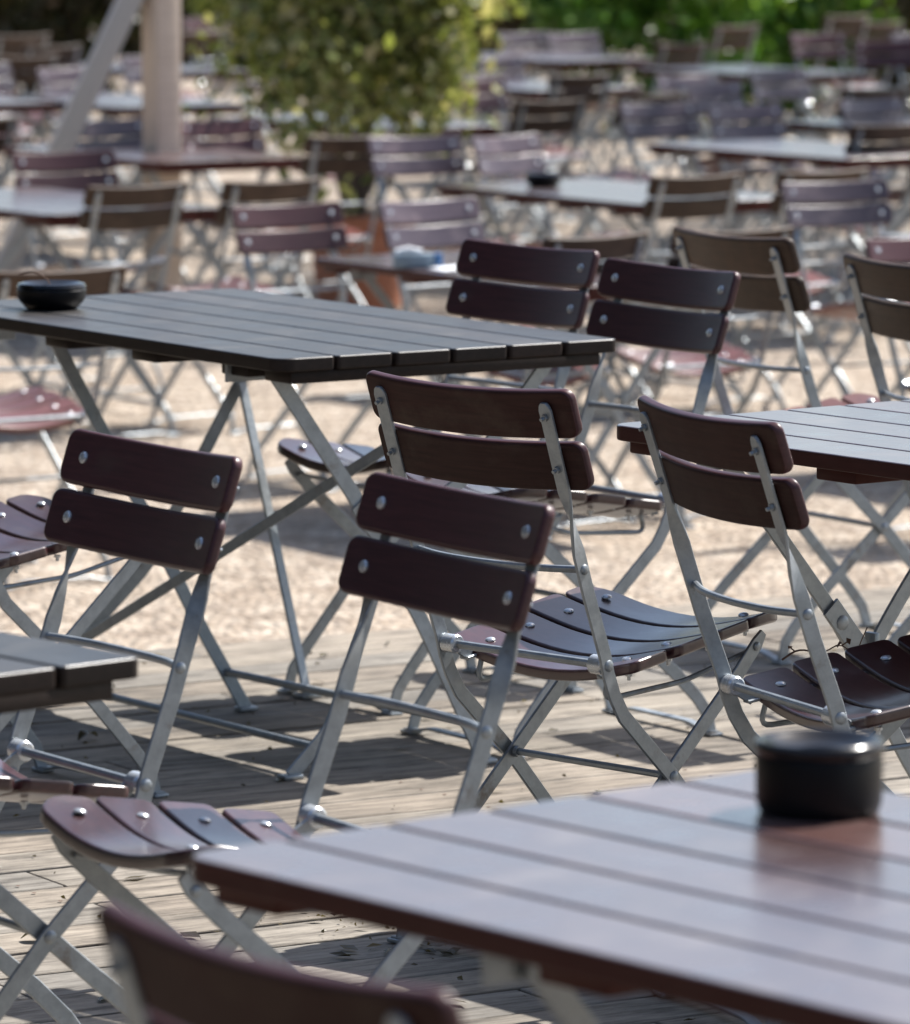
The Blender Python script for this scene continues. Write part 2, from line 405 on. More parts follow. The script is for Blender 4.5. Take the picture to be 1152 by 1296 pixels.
def place_chair(x, y, deg, label, group, worn=False, z=0.0, tilt=0.0):
    if worn is True: worn = 'wood_worn'
    if not used[0] and not worn: o = proto; used[0] = True
    elif worn and worn not in variants:
        o = copy_tree(proto); swap_wood(o, M[worn]); variants[worn] = o
    else: o = copy_tree(variants[worn] if worn else proto)
    o.location = (x, y, z); o.rotation_mode = 'ZXY' if False else 'XYZ'
    o.rotation_euler = (0, R(tilt), R(deg))
    tag(o, label, 'chair', group)
    return o

# ------------------------------------------------------------------ table
TW = .7135
def make_table(L, tm, name='folding_table', custom=False, H_=.74, legs=None):
    t = empty(name)
    th = .024; pw = TW / 6; g = .006
    bm = bmesh.new(); rr = rnd.Random if False else random.Random(int(L * 100))
    for i in range(6):
        x0 = i * pw + g / 2; x1 = (i + 1) * pw - g / 2; e0 = rr.uniform(0, .004); e1 = rr.uniform(0, .004)
        r = [.007] * 4
        if i == 0: r[2] = .035; r[3] = .035
        if i == 5: r[0] = .016; r[1] = .016
        b2 = bmesh.new(); plate(b2, rrect(x0, x1, e0, L - e1, r, 6), H_ - th, H_, .0035, 3)
        me = bpy.data.meshes.new('t'); b2.to_mesh(me); b2.free(); bm.from_mesh(me); bpy.data.meshes.remove(me)
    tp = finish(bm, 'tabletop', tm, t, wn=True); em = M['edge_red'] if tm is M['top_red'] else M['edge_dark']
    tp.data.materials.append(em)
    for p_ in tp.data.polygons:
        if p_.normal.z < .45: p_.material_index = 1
    u = H_ - th
    ends = [.075, L - .11]
    bats = [.06, .205, .52, .84, L - .06] if L > 1 else [.08, L - .08]
    for v_ in bats:
        bm = bmesh.new(); box(bm, .035, TW - .035, v_ - .045, v_ + .045, u - .022, u - .0005, .003)
        finish(bm, 'batten', em, t)
    va, vb = legs or (.205, L - .205)
    for v_ in (va, vb):
        for x in (.07, TW - .07):
            bm = bmesh.new(); plate(bm, rrect(x - .045, x + .045, v_ - .0035 + (.012 if x < .3 else -.012), v_ + .0035 + (.012 if x < .3 else -.012), .001, 1), u - .034, u - .0008, .001, 1)
            plate(bm, rrect(x - .045, x + .045, v_ - .015, v_ + .02, .003, 2), u - .004, u - .0004, .001, 1)
            dome(bm, (x, v_ - .012 if x > .3 else v_ + .0, u - .018), (0, -1, 0), .009, .006)
            finish(bm, 'bracket', M['metal'], t)
    def leg(pts, w=.026, th_=.006, r=.05):
        P = subdiv_path(pts, r, 4); wd = []
        for i in range(len(P)):
            tg = (P[min(i + 1, len(P) - 1)] - P[max(0, i - 1)]).normalized(); wd.append(tg.cross(Vector((0, 1, 0))).normalized())
        bm = bmesh.new(); bar(bm, P, w, th_, wd)
        f = Vector(pts[-1]); box(bm, f.x - .02, f.x + .02, f.y - .014, f.y + .014, 0, .008, .002)
        return finish(bm, 'leg', M['metal'], t)
    if not custom:
        for k, v_ in enumerate((va, vb)):
            w1 = .07 if L > 1 else .06
            a = leg([(w1, v_, u - .018), (.30, v_, .43), (.45, v_, .19), (.60, v_, .004)])
            leg([(TW - w1, v_ + .016, u - .018), (.42, v_ + .016, .43), (.235, v_ + .016, .17), (.11, v_ + .016, .004)])
            bm = bmesh.new(); d = Vector((.23, 0, -.27)).normalized(); c = Vector((.30, v_ - .006, .43))
            bar(bm, [c - d * .035, c + d * .06], .036, .006, d.cross(Vector((0, 1, 0))))
            dome(bm, c - Vector((0, .003, 0)), (0, -1, 0), .012, .004)
            box(bm, c.x + .055, c.x + .066, v_ - .022, v_ + .004, .365, .41, .002)
            finish(bm, 'hinge_plate', M['metal'], a)
        for (x, z) in ((.575, .05), (.14, .05)):
            bm = bmesh.new(); tube(bm, [(x, va, z), (x, vb, z)], .0075, 10); finish(bm, 'stretcher', M['metal'], t)
        bm = bmesh.new(); bar(bm, [(.36, va + .01, .345), (.36, vb - .01, .345)], .022, .005, (0, 0, 1)); finish(bm, 'stretcher', M['metal'], t)
    else:
        a = leg([(.07, .12, u - .018), (.24, .115, .47), (.36, .095, .25), (.475, .08, .004)], .028)
        leg([(.09, .944, u - .02), (.22, .90, .44), (.34, .85, .17), (.425, .82, .004)], .026)
        leg([(.655, .14, u - .02), (.46, .13, .50), (.300, .128, .41), (.272, .128, .31), (.187, .128, .085), (.10, .128, .004)], .026, r=.035)
        leg([(.655, 1.1, u - .02), (.50, 1.1, .457), (.38, 1.1, .254), (.232, 1.1, .123), (.10, 1.1, .004)], .026)
        bm = bmesh.new(); tube(bm, [(.39, .83, .075), (.445, .085, .075)], .0075, 10); finish(bm, 'stretcher', M['metal'], t)
        bm = bmesh.new(); tube(bm, [(.13, 1.1, .05), (.155, .13, .05)], .0075, 10); finish(bm, 'stretcher', M['metal'], t)
        bm = bmesh.new(); bar(bm, [(.37, .02, .64), (.296, .11, .576), (.22, 1.09, .115)], .02, .006, (0, .3, 1)); finish(bm, 'brace', M['metal'], t)
        bm = bmesh.new(); bar(bm, [(.578, 1.085, .59), (.605, .895, .012)], .024, .006, (1, .35, 0))
        box(bm, .585, .63, .875, .915, 0, .008, .002)
        finish(bm, 'brace', M['metal'], t)
        bm = bmesh.new(); c = Vector((.25, .11, .45)); d = Vector((.2, 0, -.27)).normalized()
        bar(bm, [c - d * .035, c + d * .05], .034, .006, d.cross(Vector((0, 1, 0)))); dome(bm, c - Vector((0, .003, 0)), (0, -1, 0), .011, .004)
        finish(bm, 'hinge_plate', M['metal'], a)
    return t

# ------------------------------------------------------------------ setting
world = bpy.data.worlds.new('World'); S.world = world; world.use_nodes = True
wn_ = world.node_tree; bg = wn_.nodes['Background']
SUN_AZ = Vector((.78, .62, 0)).normalized(); SUN_EL = R(50)
sky = wn_.nodes.new('ShaderNodeTexSky'); sky.sky_type = 'NISHITA'; sky.sun_disc = False
sky.sun_elevation = SUN_EL; sky.sun_rotation = math.atan2(SUN_AZ.x, SUN_AZ.y)
sky.dust_density = 1.8; sky.air_density = 1.0
wn_.links.new(sky.outputs[0], bg.inputs[0]); bg.inputs[1].default_value = .085
sd = Vector((SUN_AZ.x * math.cos(SUN_EL), SUN_AZ.y * math.cos(SUN_EL), math.sin(SUN_EL)))
sl = bpy.data.lights.new('sun', 'SUN'); sl.energy = 4.8; sl.angle = R(.53); sl.color = (1, .965, .91)
so = bpy.data.objects.new('sun', sl); C.objects.link(so); so.rotation_euler = (-sd).to_track_quat('-Z', 'Y').to_euler(); so.location = (5, 5, 10)

GZ = -.35      # the gravel terrace lies a step below the deck
# gravel ground: one sheet to the horizon
bm = bmesh.new(); vs_ = [bm.verts.new(p) for p in ((-400, -60, GZ), (400, -60, GZ), (400, 900, GZ), (-400, 900, GZ))]; bm.faces.new(vs_)
tag(finish(bm, 'ground', M['gravel'], smooth=False), None, None, kind='structure')
# deck: boards run along DA; its far edge meets the gravel
DA = math.atan2(1.05, 1.7628); bm = bmesh.new(); pitch_ = .1455
rd = random.Random(3)
for i in range(86):
    y1 = -i * pitch_ - .0; y0 = y1 - pitch_ + rd.uniform(.007, .0115)
    xs = -9 + rd.uniform(0, 1.5)
    while xs < 8:
        ln = rd.choice((2.4, 3.0, 3.6)); dz = rd.uniform(-.0015, .0015)
        b2 = bmesh.new(); plate(b2, rrect(xs, xs + ln - .003, y0, y1, .003, 2), -.04, 0.0 + dz - .001, .003, 2)
        me = bpy.data.meshes.new('t'); b2.to_mesh(me); b2.free(); bm.from_mesh(me); bpy.data.meshes.remove(me); xs += ln
box(bm, -9.2, 8.4, -86 * pitch_, -.03, -.34, -.041, .002)
plate(bm, rrect(-9.2, 8.4, -.026, -.003, .002, 2), -.30, -.012, .002, 2)
nb = len(bm.faces)
for i in range(10, 86):
    for xj in np.arange(-3.2, 3.6, .5):
        for yy in (.032, .112):
            r_ = .004; c = Vector((xj + rd.uniform(-.006, .006), -i * pitch_ - yy, .0012)); q_ = [bm.verts.new(c + Vector((math.cos(a * math.pi / 3) * r_, math.sin(a * math.pi / 3) * r_, 0))) for a in range(6)]
            bm.faces.new(q_).material_index = 1
deck = finish(bm, 'deck', M['deck']); deck.data.materials.append(M['twig']); deck.location = (-.758, 10.888, 0); deck.rotation_euler = (0, 0, DA)
wm_ = deck.modifiers.new('wn', 'WEIGHTED_NORMAL')
tag(deck, None, None, kind='structure')

# ------------------------------------------------------------------ tables
T1 = make_table(1.339, M['top_dark'], custom=True, H_=.752); T1.location = (-.3015, 9.261, 0); T1.rotation_euler = (0, 0, .579)
tag(T1, 'dark grey-black slatted folding table at left with a black ashtray at its far left end', 'table')

def corner_place(o, cx, cy, t, L):     # the table reaches from its far corner towards the camera
    o.location = (cx + math.sin(t) * L, cy - math.cos(t) * L, 0); o.rotation_euler = (0, 0, t)
T2 = make_table(1.339, M['top_red']); corner_place(T2, .2305, 8.3365, .6447, 1.339)
tag(T2, 'red-brown slatted table at the right edge, middle distance, two chairs drawn up to it', 'table')
T0 = make_table(1.339, M['top_red'], legs=(.12, 1.339 - .41)); corner_place(T0, -.2497, 4.7436, .6923, 1.339)
tag(T0, 'nearest table, a blurred glossy red-brown slatted top in the lower right corner', 'table')
T3 = make_table(1.339, M['top_dark']); T3.location = (-.869, 5.446, 0); T3.rotation_euler = (0, 0, .7286)
tag(T3, 'dark slatted table with only one corner showing, at the left edge', 'table')
TT = [
 (-1.37, 18.25, 0.58, 'pale table at the left edge, behind the leaning timber and far left chair'),
 (0.277, 15.225, 0.56, 'red-brown table with the blue paper pack and white napkin on it'),
 (0.64, 18.776, 0.58, 'red-brown table with a small black ashtray, far back in the middle'),
 (1.528, 21.519, 0.6, 'pale glossy third-row table top below the pair of purple-grey chair fronts'),
 (2.175, 23.331, 0.56, 'pale table top near the right edge, next one behind the third-row table'),
 (0.582, 31.183, 0.55, 'farthest pale table top, right of the bush, in front of the green hedge'),
 (0.392, 27.488, 0.6, 'pale table just right of the bush, second from the green hedge'),
 (-1.571, 25.705, 0.58, 'pale table top passing behind the timber post'),
 (-1.156, 21.278, 0.57, 'dark red table edge below the bush, right of the timber post'),
 (-1.665, 29.636, 0.6, 'table far back between the timber post and the bush'),
 (1.694, 29.221, 0.56, 'brownish table far back at the right, under the hedge'),
 (2.067, 16.225, 0.6, 'red-brown table corner at the right edge behind brown chair backs'),
 (-0.358, 23.721, 0.6, 'red-brown table against the right foot of the bush'),
 (-2.372, 25.946, 0.58, 'table in the far left corner, left of the leaning timber'),
]
for x, y, t, lab in TT:
    o = copy_tree(T2); o.location = (x, y, GZ); o.rotation_euler = (0, 0, t)
    tag(o, lab, 'table', 'tables standing on the gravel')

# ------------------------------------------------------------------ chairs
G1 = 'chairs on the wooden deck'; G2 = 'chairs on the gravel'
place_chair(-.0945, 6.468, 121.4, 'chair facing us in the lower middle, its seat under the nearest table', G1)
place_chair(-.4856, 6.967, 124.0, 'chair seen from the front at lower left, in front of the dark grey-black table', G1)
place_chair(.1009, 7.952, 315.2, 'chair seen from behind in the centre, its blue-grey glinting seat fully in view', G1)
place_chair(.4542, 7.512, 294.4, 'chair seen from behind at right, against the corner of the right-hand table', G1)
place_chair(.0537, 10.474, 127.6, 'left one of the two dark chair backs side by side behind the grey-black table', G1)
place_chair(.302, 9.97, 123.4, 'right one of the two dark chair backs side by side behind the grey-black table', G1)
place_chair(-.8867, 9.153, 309.7, 'chair at the left edge of which only the dark seat and legs show', G1)
place_chair(-.04, 3.86, 308.2, 'nearest chair, a strongly blurred backrest rising over the bottom edge', G1)
place_chair(.6532, 10.958, 301.3, 'brown chair seen from behind, just right of the two dark chair backs', G1, True)
place_chair(.945, 10.217, 300, 'brown chair seen from behind, cut off by the right edge', G1, True)
FR = [ # facing right and towards the camera
 (1.324, 18.156, 208.7, 'purple-grey chair front above the brown chair that the right edge cuts off'),
 (0.949, 23.741, 215, 'left one of two purple-grey chair fronts over the third-row table at right'),
 (1.321, 23.55, 217.3, 'right one of two purple-grey chair fronts over the third-row table at right'),
 (-0.461, 16.989, 216.7, 'dark chair front standing over the far edge of the grey-black table'),
 (-0.0075, 17.204, 222.5, 'purple chair front directly behind the table with the blue pack'),
 (-0.098, 20.984, 211.6, 'dark chair front just below the bush, above the purple chair front'),
 (0.283, 21.045, 232, 'bright lilac chair front left of the small far ashtray'),
 (-1.379, 19.907, 209.5, 'dark chair front in front of the leaning timber at left'),
 (0.472, 32.558, 222, 'left one of the pair of lilac chair fronts farthest back beside the bush'),
 (0.777, 32.547, 221, 'right one of the pair of lilac chair fronts farthest back beside the bush'),
 (1.21, 26.597, 223, 'pinkish lit chair front above the pair of purple-grey chair fronts'),
 (1.689, 27.251, 224, 'lilac chair front far back, right of the pinkish lit one'),
 (2.5, 31.2, 190, 'chair turned sideways at the far right edge, one bright leg showing'),
 (-1.351, 22.278, 223, 'purple chair front between the leaning timber and the post'),
 (-0.895, 22.31, 218, 'bluish chair front just right of the timber post'),
 (-1.548, 29.089, 225, 'pinkish chair front far back, left of the timber post'),
 (-1.527, 35.3, 226, 'bluish chair front at the top, between the post and the bush'),
 (0.165, 26.152, 224, 'dark chair front half hidden by the right flank of the bush'),
 (-1.863, 27.446, 224, 'purple chair front far back behind the leaning timber'),
 (1.407, 15.581, 216, 'chair half hidden behind the brown chair backs near the right edge'),
 (2.218, 32.404, 215, 'dark chair front under the top edge, second from the right'),
]
for x, y, a, lab in FR: place_chair(x, y, a, lab, G2, 'wood_sheen' if any(w in lab for w in ('lilac', 'pinkish', 'purple')) else False, GZ)
RR_ = [ # facing away to the left
 (-1.129, 18.182, 40, 'brown chair seen from behind in front of the foot of the timber post'),
 (-0.687, 18.438, 40, 'brown chair seen from behind, peeping over the dark chair front at the grey-black table'),
 (-1.119, 14.576, 34, 'red-brown chair seen from behind, right behind the black ashtray with the cigarette'),
 (-0.47, 21.25, 35, 'dark brown chair seen from behind below the bush, above the terracotta planter'),
 (0.329, 15.833, 43, 'chair seen from behind with a sunlit top rail, above the two dark chair backs'),
 (0.753, 18.722, 39, 'brown chair seen from behind in front of the table with the small ashtray'),
 (1.21, 18.997, 37, 'brown chair seen from behind, peeping over the purple-grey chair front at right'),
 (0.348, 24.179, 39, 'red-brown chair seen from behind, between the bush and the purple-grey pair'),
 (1.678, 22.142, 39, 'brown chair seen from behind at the right edge, beside the third-row table'),
 (0.539, 26.893, 42, 'reddish chair seen from behind between the two pale tables beside the bush'),
 (1.203, 31.009, 46, 'dark chair seen from behind in front of the green hedge, right of the farthest table'),
 (1.66, 34.019, 46, 'tallest looking narrow chair seen from behind against the green hedge'),
 (-2.632, 32.424, 40, 'dark chair seen from behind in the top left corner'),
 (2.617, 34.698, 44, 'reddish chair seen from behind in the top right corner'),
 (-2.044, 22.584, 37, 'chair seen from behind cut by the left edge, left of the leaning timber'),
 (-0.5, 25.6, 38, 'chair seen from behind hidden among the leaves of the bush'),
 (-2.35, 29.2, 40, 'chair seen from behind under the top left corner, by the far left table'),
 (.762, 16.084, 29, 'chair seen from behind with sunlit pinkish seat, beside the dark pair of backs'),
]
for x, y, a, lab in RR_: place_chair(x, y, a, lab, G2, True, GZ)

BG = 'blurred chairs packed in the far rows'; bq = random.Random(21)
occ = [o.location.xy.copy() for o in C.objects if o.parent is None and o.type == 'EMPTY']
cnt = 0; tries = 0
while cnt < 12 and tries < 4000:
    tries += 1; y = bq.uniform(22.5, 36.5); x = bq.uniform(-.088, .088) * y
    if y < 25 and -1.2 < x < .3: continue
    if min((Vector((x, y)) - q_).length for q_ in occ) < .62: continue
    occ.append(Vector((x, y))); fr = bq.random() < .5; cnt += 1
    if fr: place_chair(x, y, bq.gauss(221, 6), 'lilac-grey chair front, one of many blurred ones packed in the far rows', BG, 'wood_sheen', GZ)
    else: place_chair(x, y, bq.gauss(41, 6), 'brown chair seen from behind, one of many blurred ones packed in the far rows', 'blurred brown chairs seen from behind in the far rows', True, GZ)

# ------------------------------------------------------------------ ashtrays and things on the tables
def ashtray(x, y, z, big, label, group='black ashtrays on the tables'):
    t = empty('ashtray', (x, y, z))
    bm = bmesh.new()
    if big: pr = [(0, 0), (.053, 0), (.056, .003), (.0585, .012), (.059, .050), (.0575, .054), (.055, .0545), (.052, .052), (.050, .02), (0, .018)]
    else: pr = [(0, 0), (.046, 0), (.050, .003), (.063, .018), (.066, .030), (.066, .036), (.064, .039), (.060, .037), (.055, .012), (0, .010)]
    lathe(bm, pr, 48); finish(bm, 'bowl', M['black_matt'], t)
    bm = bmesh.new()
    if big: pr = [(.0585, .0555), (.0605, .058), (.0612, .061), (.0608, .064), (.0592, .0665), (.0565, .068), (.0535, .0675), (.050, .0655), (.040, .059), (.026, .0565), (.022, .050), (.024, .049), (.042, .054), (.052, .0555), (.0585, .0555)]
    else: pr = [(.064, .0395), (.066, .042), (.063, .048), (.055, .050), (.040, .044), (.028, .040), (.025, .034), (.028, .033), (.05, .039), (.064, .0395)]
    lathe(bm, pr, 48); finish(bm, 'lid', M['black'], t)
    tag(t, label, 'ashtray', group); return t
ashtray(.335, 4.955, .7405, True, 'tall black cylindrical ashtray on the nearest table')
a1 = ashtray(-.762, 10.28, .7525, False, 'low round black ashtray on the dark grey-black table, a bent stem sticking out')
ashtray(.32, 19.75, .3905, False, 'small black ashtray far back on a red-brown table in the middle')
bm = bmesh.new(); tube(bm, subdiv_path([(-.757, 10.24, .787), (-.766, 10.24, .812), (-.792, 10.25, .826), (-.822, 10.26, .819)], .02), .0012, 6)
tag(finish(bm, 'dry_stalk', M['twig']), 'thin brown bent stem rising out of the ashtray on the dark table', 'stalk')
bm = bmesh.new(); tube(bm, [(-.772, 10.232, .7935), (-.752, 10.224, .792)], .0038, 10)
tag(finish(bm, 'cigarette_butt', M['butt']), 'white cigarette butt on the ashtray of the dark table', 'cigarette')
pk = empty('paper_pack', (-.11, 15.95, .3905), .15)
pk.scale = (1.3, 1.3, 1.3)
bm = bmesh.new(); box(bm, -.055, .035, -.02, .02, 0, .032, .003); finish(bm, 'wrapper', M['greypack'], pk)
bm = bmesh.new(); box(bm, .0355, .056, -.0205, .0205, 0, .0322, .003); finish(bm, 'blue_end', M['bluepack'], pk)
bm = bmesh.new(); tube(bm, [(-.05, 0, .034), (-.02, 0, .041), (.01, 0, .034)], .008, 8); finish(bm, 'tissue', M['paper'], pk)
tag(pk, 'grey-blue pack with a blue end and a white tissue on the second-row table', 'pack')
bm = bmesh.new(); plate(bm, rrect(-.05, .05, -.06, .06, .004, 2), 0, .0025, .0008, 1)
split_x(bm, [-.03, -.01, .01, .03])
for v_ in bm.verts: v_.co.z += .003 * math.sin(v_.co.x * 60) ** 2
nk = finish(bm, 'napkin', M['paper']); nk.location = (.0, 15.9, .3905); nk.rotation_euler = (0, 0, .4); nk.scale = (1.3, 1.3, 1)
tag(nk, 'white napkin lying flat beside the grey-blue pack', 'napkin')

# dry twig caught on the right-hand chair and twigs and leaves on the deck
def twig(name, pts, r, label, leaves=0, seed=1, group=None):
    q = random.Random(seed); bm = bmesh.new(); P = subdiv_path(pts, .03)
    tube(bm, P, r, 6, [r * (1 - .6 * i / len(P)) for i in range(len(P))])
    for k in range(leaves):
        p = P[int((k + 1) / (leaves + 1) * len(P))]; d = Vector((q.uniform(-1, 1), q.uniform(-1, 1), q.uniform(.2, 1))).normalized() * .012
        tube(bm, [p, p + d * .5, p + d], r * .7, 5); e = p + d; s_ = Vector((q.uniform(-1, 1), q.uniform(-1, 1), q.uniform(-1, 1))).normalized() * .006
        vs = [bm.verts.new(e), bm.verts.new(e + d * .3 + s_), bm.verts.new(e + d * .9), bm.verts.new(e + d * .3 - s_)]; bm.faces.new(vs)
    o = finish(bm, name, M['twig']); tag(o, label, 'twig', group); return o
twig('dry_twig', [(.476, 7.86, .445), (.50, 7.86, .462), (.535, 7.87, .452), (.56, 7.88, .466), (.578, 7.88, .455)], .0016, 'dry twig with shrivelled leaves above the seat of the right-hand chair', 5, 4)
twig('dry_twig', [(.44, 9.0, .004), (.52, 9.12, .01), (.60, 9.13, .004), (.72, 9.3, .012)], .0018, 'long thin dry twig lying on the deck under the right-hand chair', 2, 5)
twig('dry_tendril', [(.612, 8.02, .47), (.595, 8.02, .43), (.60, 8.0, .385)], .0009, 'fine tendril hanging from the hinge of the right-hand table', 1, 6)
# leaf litter: scattered bits on the deck
q = random.Random(11); bm = bmesh.new()
dx_, dy_ = math.cos(DA), math.sin(DA)
clusters = [(.02, 8.12, .12, 90), (.0, 8.0, .1, 60), (-.05, 8.2, .15, 50)]
pts = []
for cx, cy, sdv, n in clusters:
    for _ in range(n): pts.append((q.gauss(cx, sdv), q.gauss(cy, sdv * .8), .5))
for _ in range(620): pts.append((q.uniform(-1.6, 1.8), q.uniform(6.8, 11.2), 1))
for x, y, sc in pts:
    if (x + .758) * -math.sin(DA) + (y - 10.888) * math.cos(DA) > -.02: continue
    a = q.uniform(0, 6.28); L = q.choice((.003, .004, .005, .006, .007, .016, .02)) * (.7 + sc * .4); w_ = L * q.uniform(.2, .6); h = q.uniform(.001, .006)
    d = Vector((math.cos(a), math.sin(a), 0)); n = Vector((-d.y, d.x, 0)); c = Vector((x, y, .003))
    v0 = bm.verts.new(c - d * L); v1 = bm.verts.new(c - n * w_ + Vector((0, 0, h))); v2 = bm.verts.new(c + d * L + Vector((0, 0, h * .4))); v3 = bm.verts.new(c + n * w_)
    bm.faces.new((v0, v1, v2)); bm.faces.new((v0, v2, v3))
tag(finish(bm, 'leaf_litter', M['leaf_brown'], smooth=False), 'dry leaf crumbs and bark bits scattered over the deck boards', 'leaf litter', kind='stuff')
# single curled leaves one can pick out
def leaf(x, y, a, L, label):
    bm = bmesh.new(); n = 6; rows = []
    for i in range(n + 1):
        t = i / n; w_ = L * .28 * math.sin(math.pi * min(1, t * .95 + .03)) ** .8
        rows.append([bm.verts.new((L * (t - .5), s * w_, .004 + .35 * w_ * abs(s) + .010 * math.sin(t * 3.1) * (L / .05))) for s in (-1, 0, 1)])
    for p_, r_ in zip(rows, rows[1:]):
        for k in (0, 1): bm.faces.new((p_[k], p_[k + 1], r_[k + 1], r_[k]))
    o = finish(bm, 'dry_leaf', M['leaf_brown']); o.location = (x, y, 0); o.rotation_euler = (0, 0, a); tag(o, label, 'leaf', 'curled dry leaves on the deck')
leaf(-.67, 9.83, .9, .05, 'curled reddish leaf standing up on the deck behind the left chair')
leaf(-.24, 8.25, .3, .035, 'brown curled leaf on sunlit boards below the nearest table edge')
leaf(.34, 8.95, 1.4, .03, 'orange-brown leaf by the crossing legs of the centre chair')
leaf(.66, 9.05, .3, .035, 'pale brown leaf on the deck beside the tall ashtray')
leaf(-.62, 8.0, .1, .055, 'flat tan leaf between the crossed legs at lower left')

# ------------------------------------------------------------------ timber post with leaning brace
pt = empty('timber_post', (-1.18, 22.0, GZ), R(38))
bm = bmesh.new(); box(bm, -.058, .058, -.058, .058, 0, 3.0, .004); po = finish(bm, 'post', M['timber'], pt)
bm = bmesh.new(); box(bm, -.07, .07, -.07, .07, 0, .12, .004); finish(bm, 'post_shoe', M['metal'], pt)
br = bmesh.new(); Lb = 2.1
plate(br, rrect(-.062, .062, -.045, .045, .004, 2), 0, Lb, .003, 2)
bo = finish(br, 'brace', M['timber_shade'], pt); bo.parent = pt
top = Vector((0, 0, 1.62)); foot = Vector((-.76, -.12, 0))
foot.rotate(Matrix.Rotation(-R(38), 3, 'Z')); dirv = (top - foot); Lreal = dirv.length
bo.location = foot; bo.rotation_mode = 'QUATERNION'; bo.rotation_quaternion = dirv.to_track_quat('Z', 'Y'); bo.scale = (1, 1, (Lreal - .04) / Lb)
tag(pt, 'pale square timber post with a timber in shade-grey leaning against it', 'post')

# ------------------------------------------------------------------ planter and shrubs
def bush(name, x, y, rx, ry, z0, z1, n, leafL, m, seed, label, gaps=.35, trunk=True, group=None, cat='bush', shape=1.0):
    q = np.random.RandomState(seed); t = empty(name, (x, y, GZ))
    # clumps
    nc = max(12, int(n / 260)); cl = []
    while len(cl) < nc:
        p = q.uniform(-1, 1, 3)
        if p[0] ** 2 + p[1] ** 2 + abs(p[2]) ** 3 < 1: cl.append(p)
    cl = np.array(cl); idx = q.randint(0, nc, n)
    P = cl[idx] * .86 + q.normal(0, .11 + .09 * gaps, (n, 3)) * q.uniform(.5, 1.3, (nc, 1))[idx]
    P[:, 0] *= rx; P[:, 1] *= ry; P[:, 2] = (z0 + z1) / 2 + P[:, 2] * (z1 - z0) / 2
    P[:, 2] = np.maximum(P[:, 2], z0 * .7 + .02)
    d = q.normal(0, 1, (n, 3)); d[:, 2] += .3; d /= np.linalg.norm(d, axis=1)[:, None]
    s = np.cross(d, q.normal(0, 1, (n, 3))); s /= np.linalg.norm(s, axis=1)[:, None]
    L = leafL * q.uniform(.6, 1.25, (n, 1)); nn = np.cross(d, s)
    V = np.empty((n, 4, 3)); V[:, 0] = P - d * L * .5; V[:, 1] = P + s * L * .24 + nn * L * .06; V[:, 2] = P + d * L * .5; V[:, 3] = P - s * L * .24 + nn * L * .06
    me = bpy.data.meshes.new('foliage'); V = V.reshape(-1, 3)
    me.vertices.add(len(V)); me.vertices.foreach_set('co', V.ravel()); me.loops.add(4 * n); me.loops.foreach_set('vertex_index', np.arange(4 * n)); me.polygons.add(n)
    me.polygons.foreach_set('loop_start', np.arange(n) * 4); me.polygons.foreach_set('loop_total', np.full(n, 4)); me.update(); me.validate()
    me.materials.append(m); o = bpy.data.objects.new('foliage', me); C.objects.link(o); o.parent = t
    if trunk:
        bm = bmesh.new()
        for k in range(9):
            c = cl[q.randint(0, nc)]; e = Vector((c[0] * rx * .8, c[1] * ry * .8, (z0 + z1) / 2 + c[2] * (z1 - z0) * .4)); b0 = Vector((q.uniform(-.04, .04), q.uniform(-.04, .04), 0))
            mid = b0.lerp(e, .45) + Vector((q.uniform(-.05, .05), 0, .05)); r0 = .018 + .01 * q.rand()
            tube(bm, subdiv_path([b0, b0 + Vector((0, 0, z0 * .5 + .05)), mid, e], .1, 4), .01, 7, None if False else [r0 * (1 - .75 * i / 11) for i in range(12)])
        finish(bm, 'stems', M['bark'], t)
    tag(t, label, cat, group); return t
pl = empty('planter', (-.41, 23.3, GZ), .3)
bm = bmesh.new(); lathe(bm, [(0, 0), (.17, 0), (.18, .01), (.215, .34), (.235, .345), (.24, .40), (.22, .405), (.205, .38), (0, .37)], 32)
finish(bm, 'pot', M['terracotta'], pl); bm = bmesh.new(); lathe(bm, [(0, .385), (.204, .383)], 24); finish(bm, 'soil', M['soil'], pl)
tag(pl, 'terracotta planter under the bush', 'planter')
bs = bush('bush', -.42, 23.3, .60, .55, .50, 2.5, 9500, .085, M['leaf_olive'], 5, 'large olive green bush in the planter, in the upper middle', .75)
bs.location.z = GZ
# hedge plants behind
HG = 'shrubs forming the hedge behind the tables'
HB = [
 (-2.99, 38.0, 1.17, .8, 0, 1.7, 11000, 'leaf_dark', 'dark shrub in the top left corner'),
 (-1.36, 38.5, 1.17, .8, 0, 1.7, 11000, 'leaf_dark', 'dark brownish shrub behind the top of the timber post'),
 (0.20, 39.0, 1.04, .8, 0, 1.7, 9000, 'leaf_brown', 'bare brown shrub just right of the bush at the top'),
 (1.29, 37.5, 0.98, .8, 0, 1.7, 12000, 'leaf_green', 'bright green leafy shrub at the top, right of the middle'),
 (2.38, 38.1, 0.91, .8, 0, 1.7, 11000, 'leaf_green', 'green shrub behind the narrow tall looking chair'),
 (3.60, 38.5, 1.04, .8, 0, 1.7, 9000, 'leaf_brown', 'brownish shrub in the top right corner'),
]
for i, (x, y, rx, ry, z0, z1, n, m_, lab) in enumerate(HB): bush('hedge_shrub', x, y, rx, ry, z0 + .05, z1, n, .10, M[m_], 20 + i, lab, .2, True, HG, 'shrub')
for i in range(9):
    bush('hedge_shrub', -7.2 + i * 1.8, 41.5, 1.25, .7, .05, 1.9, 7000, .12, M['leaf_dark' if i % 3 else 'leaf_green'], 50 + i,
         'dark shrub of the back row of the hedge, mostly hidden by the shrubs in front', .2, False, 'back row of the hedge', 'shrub')

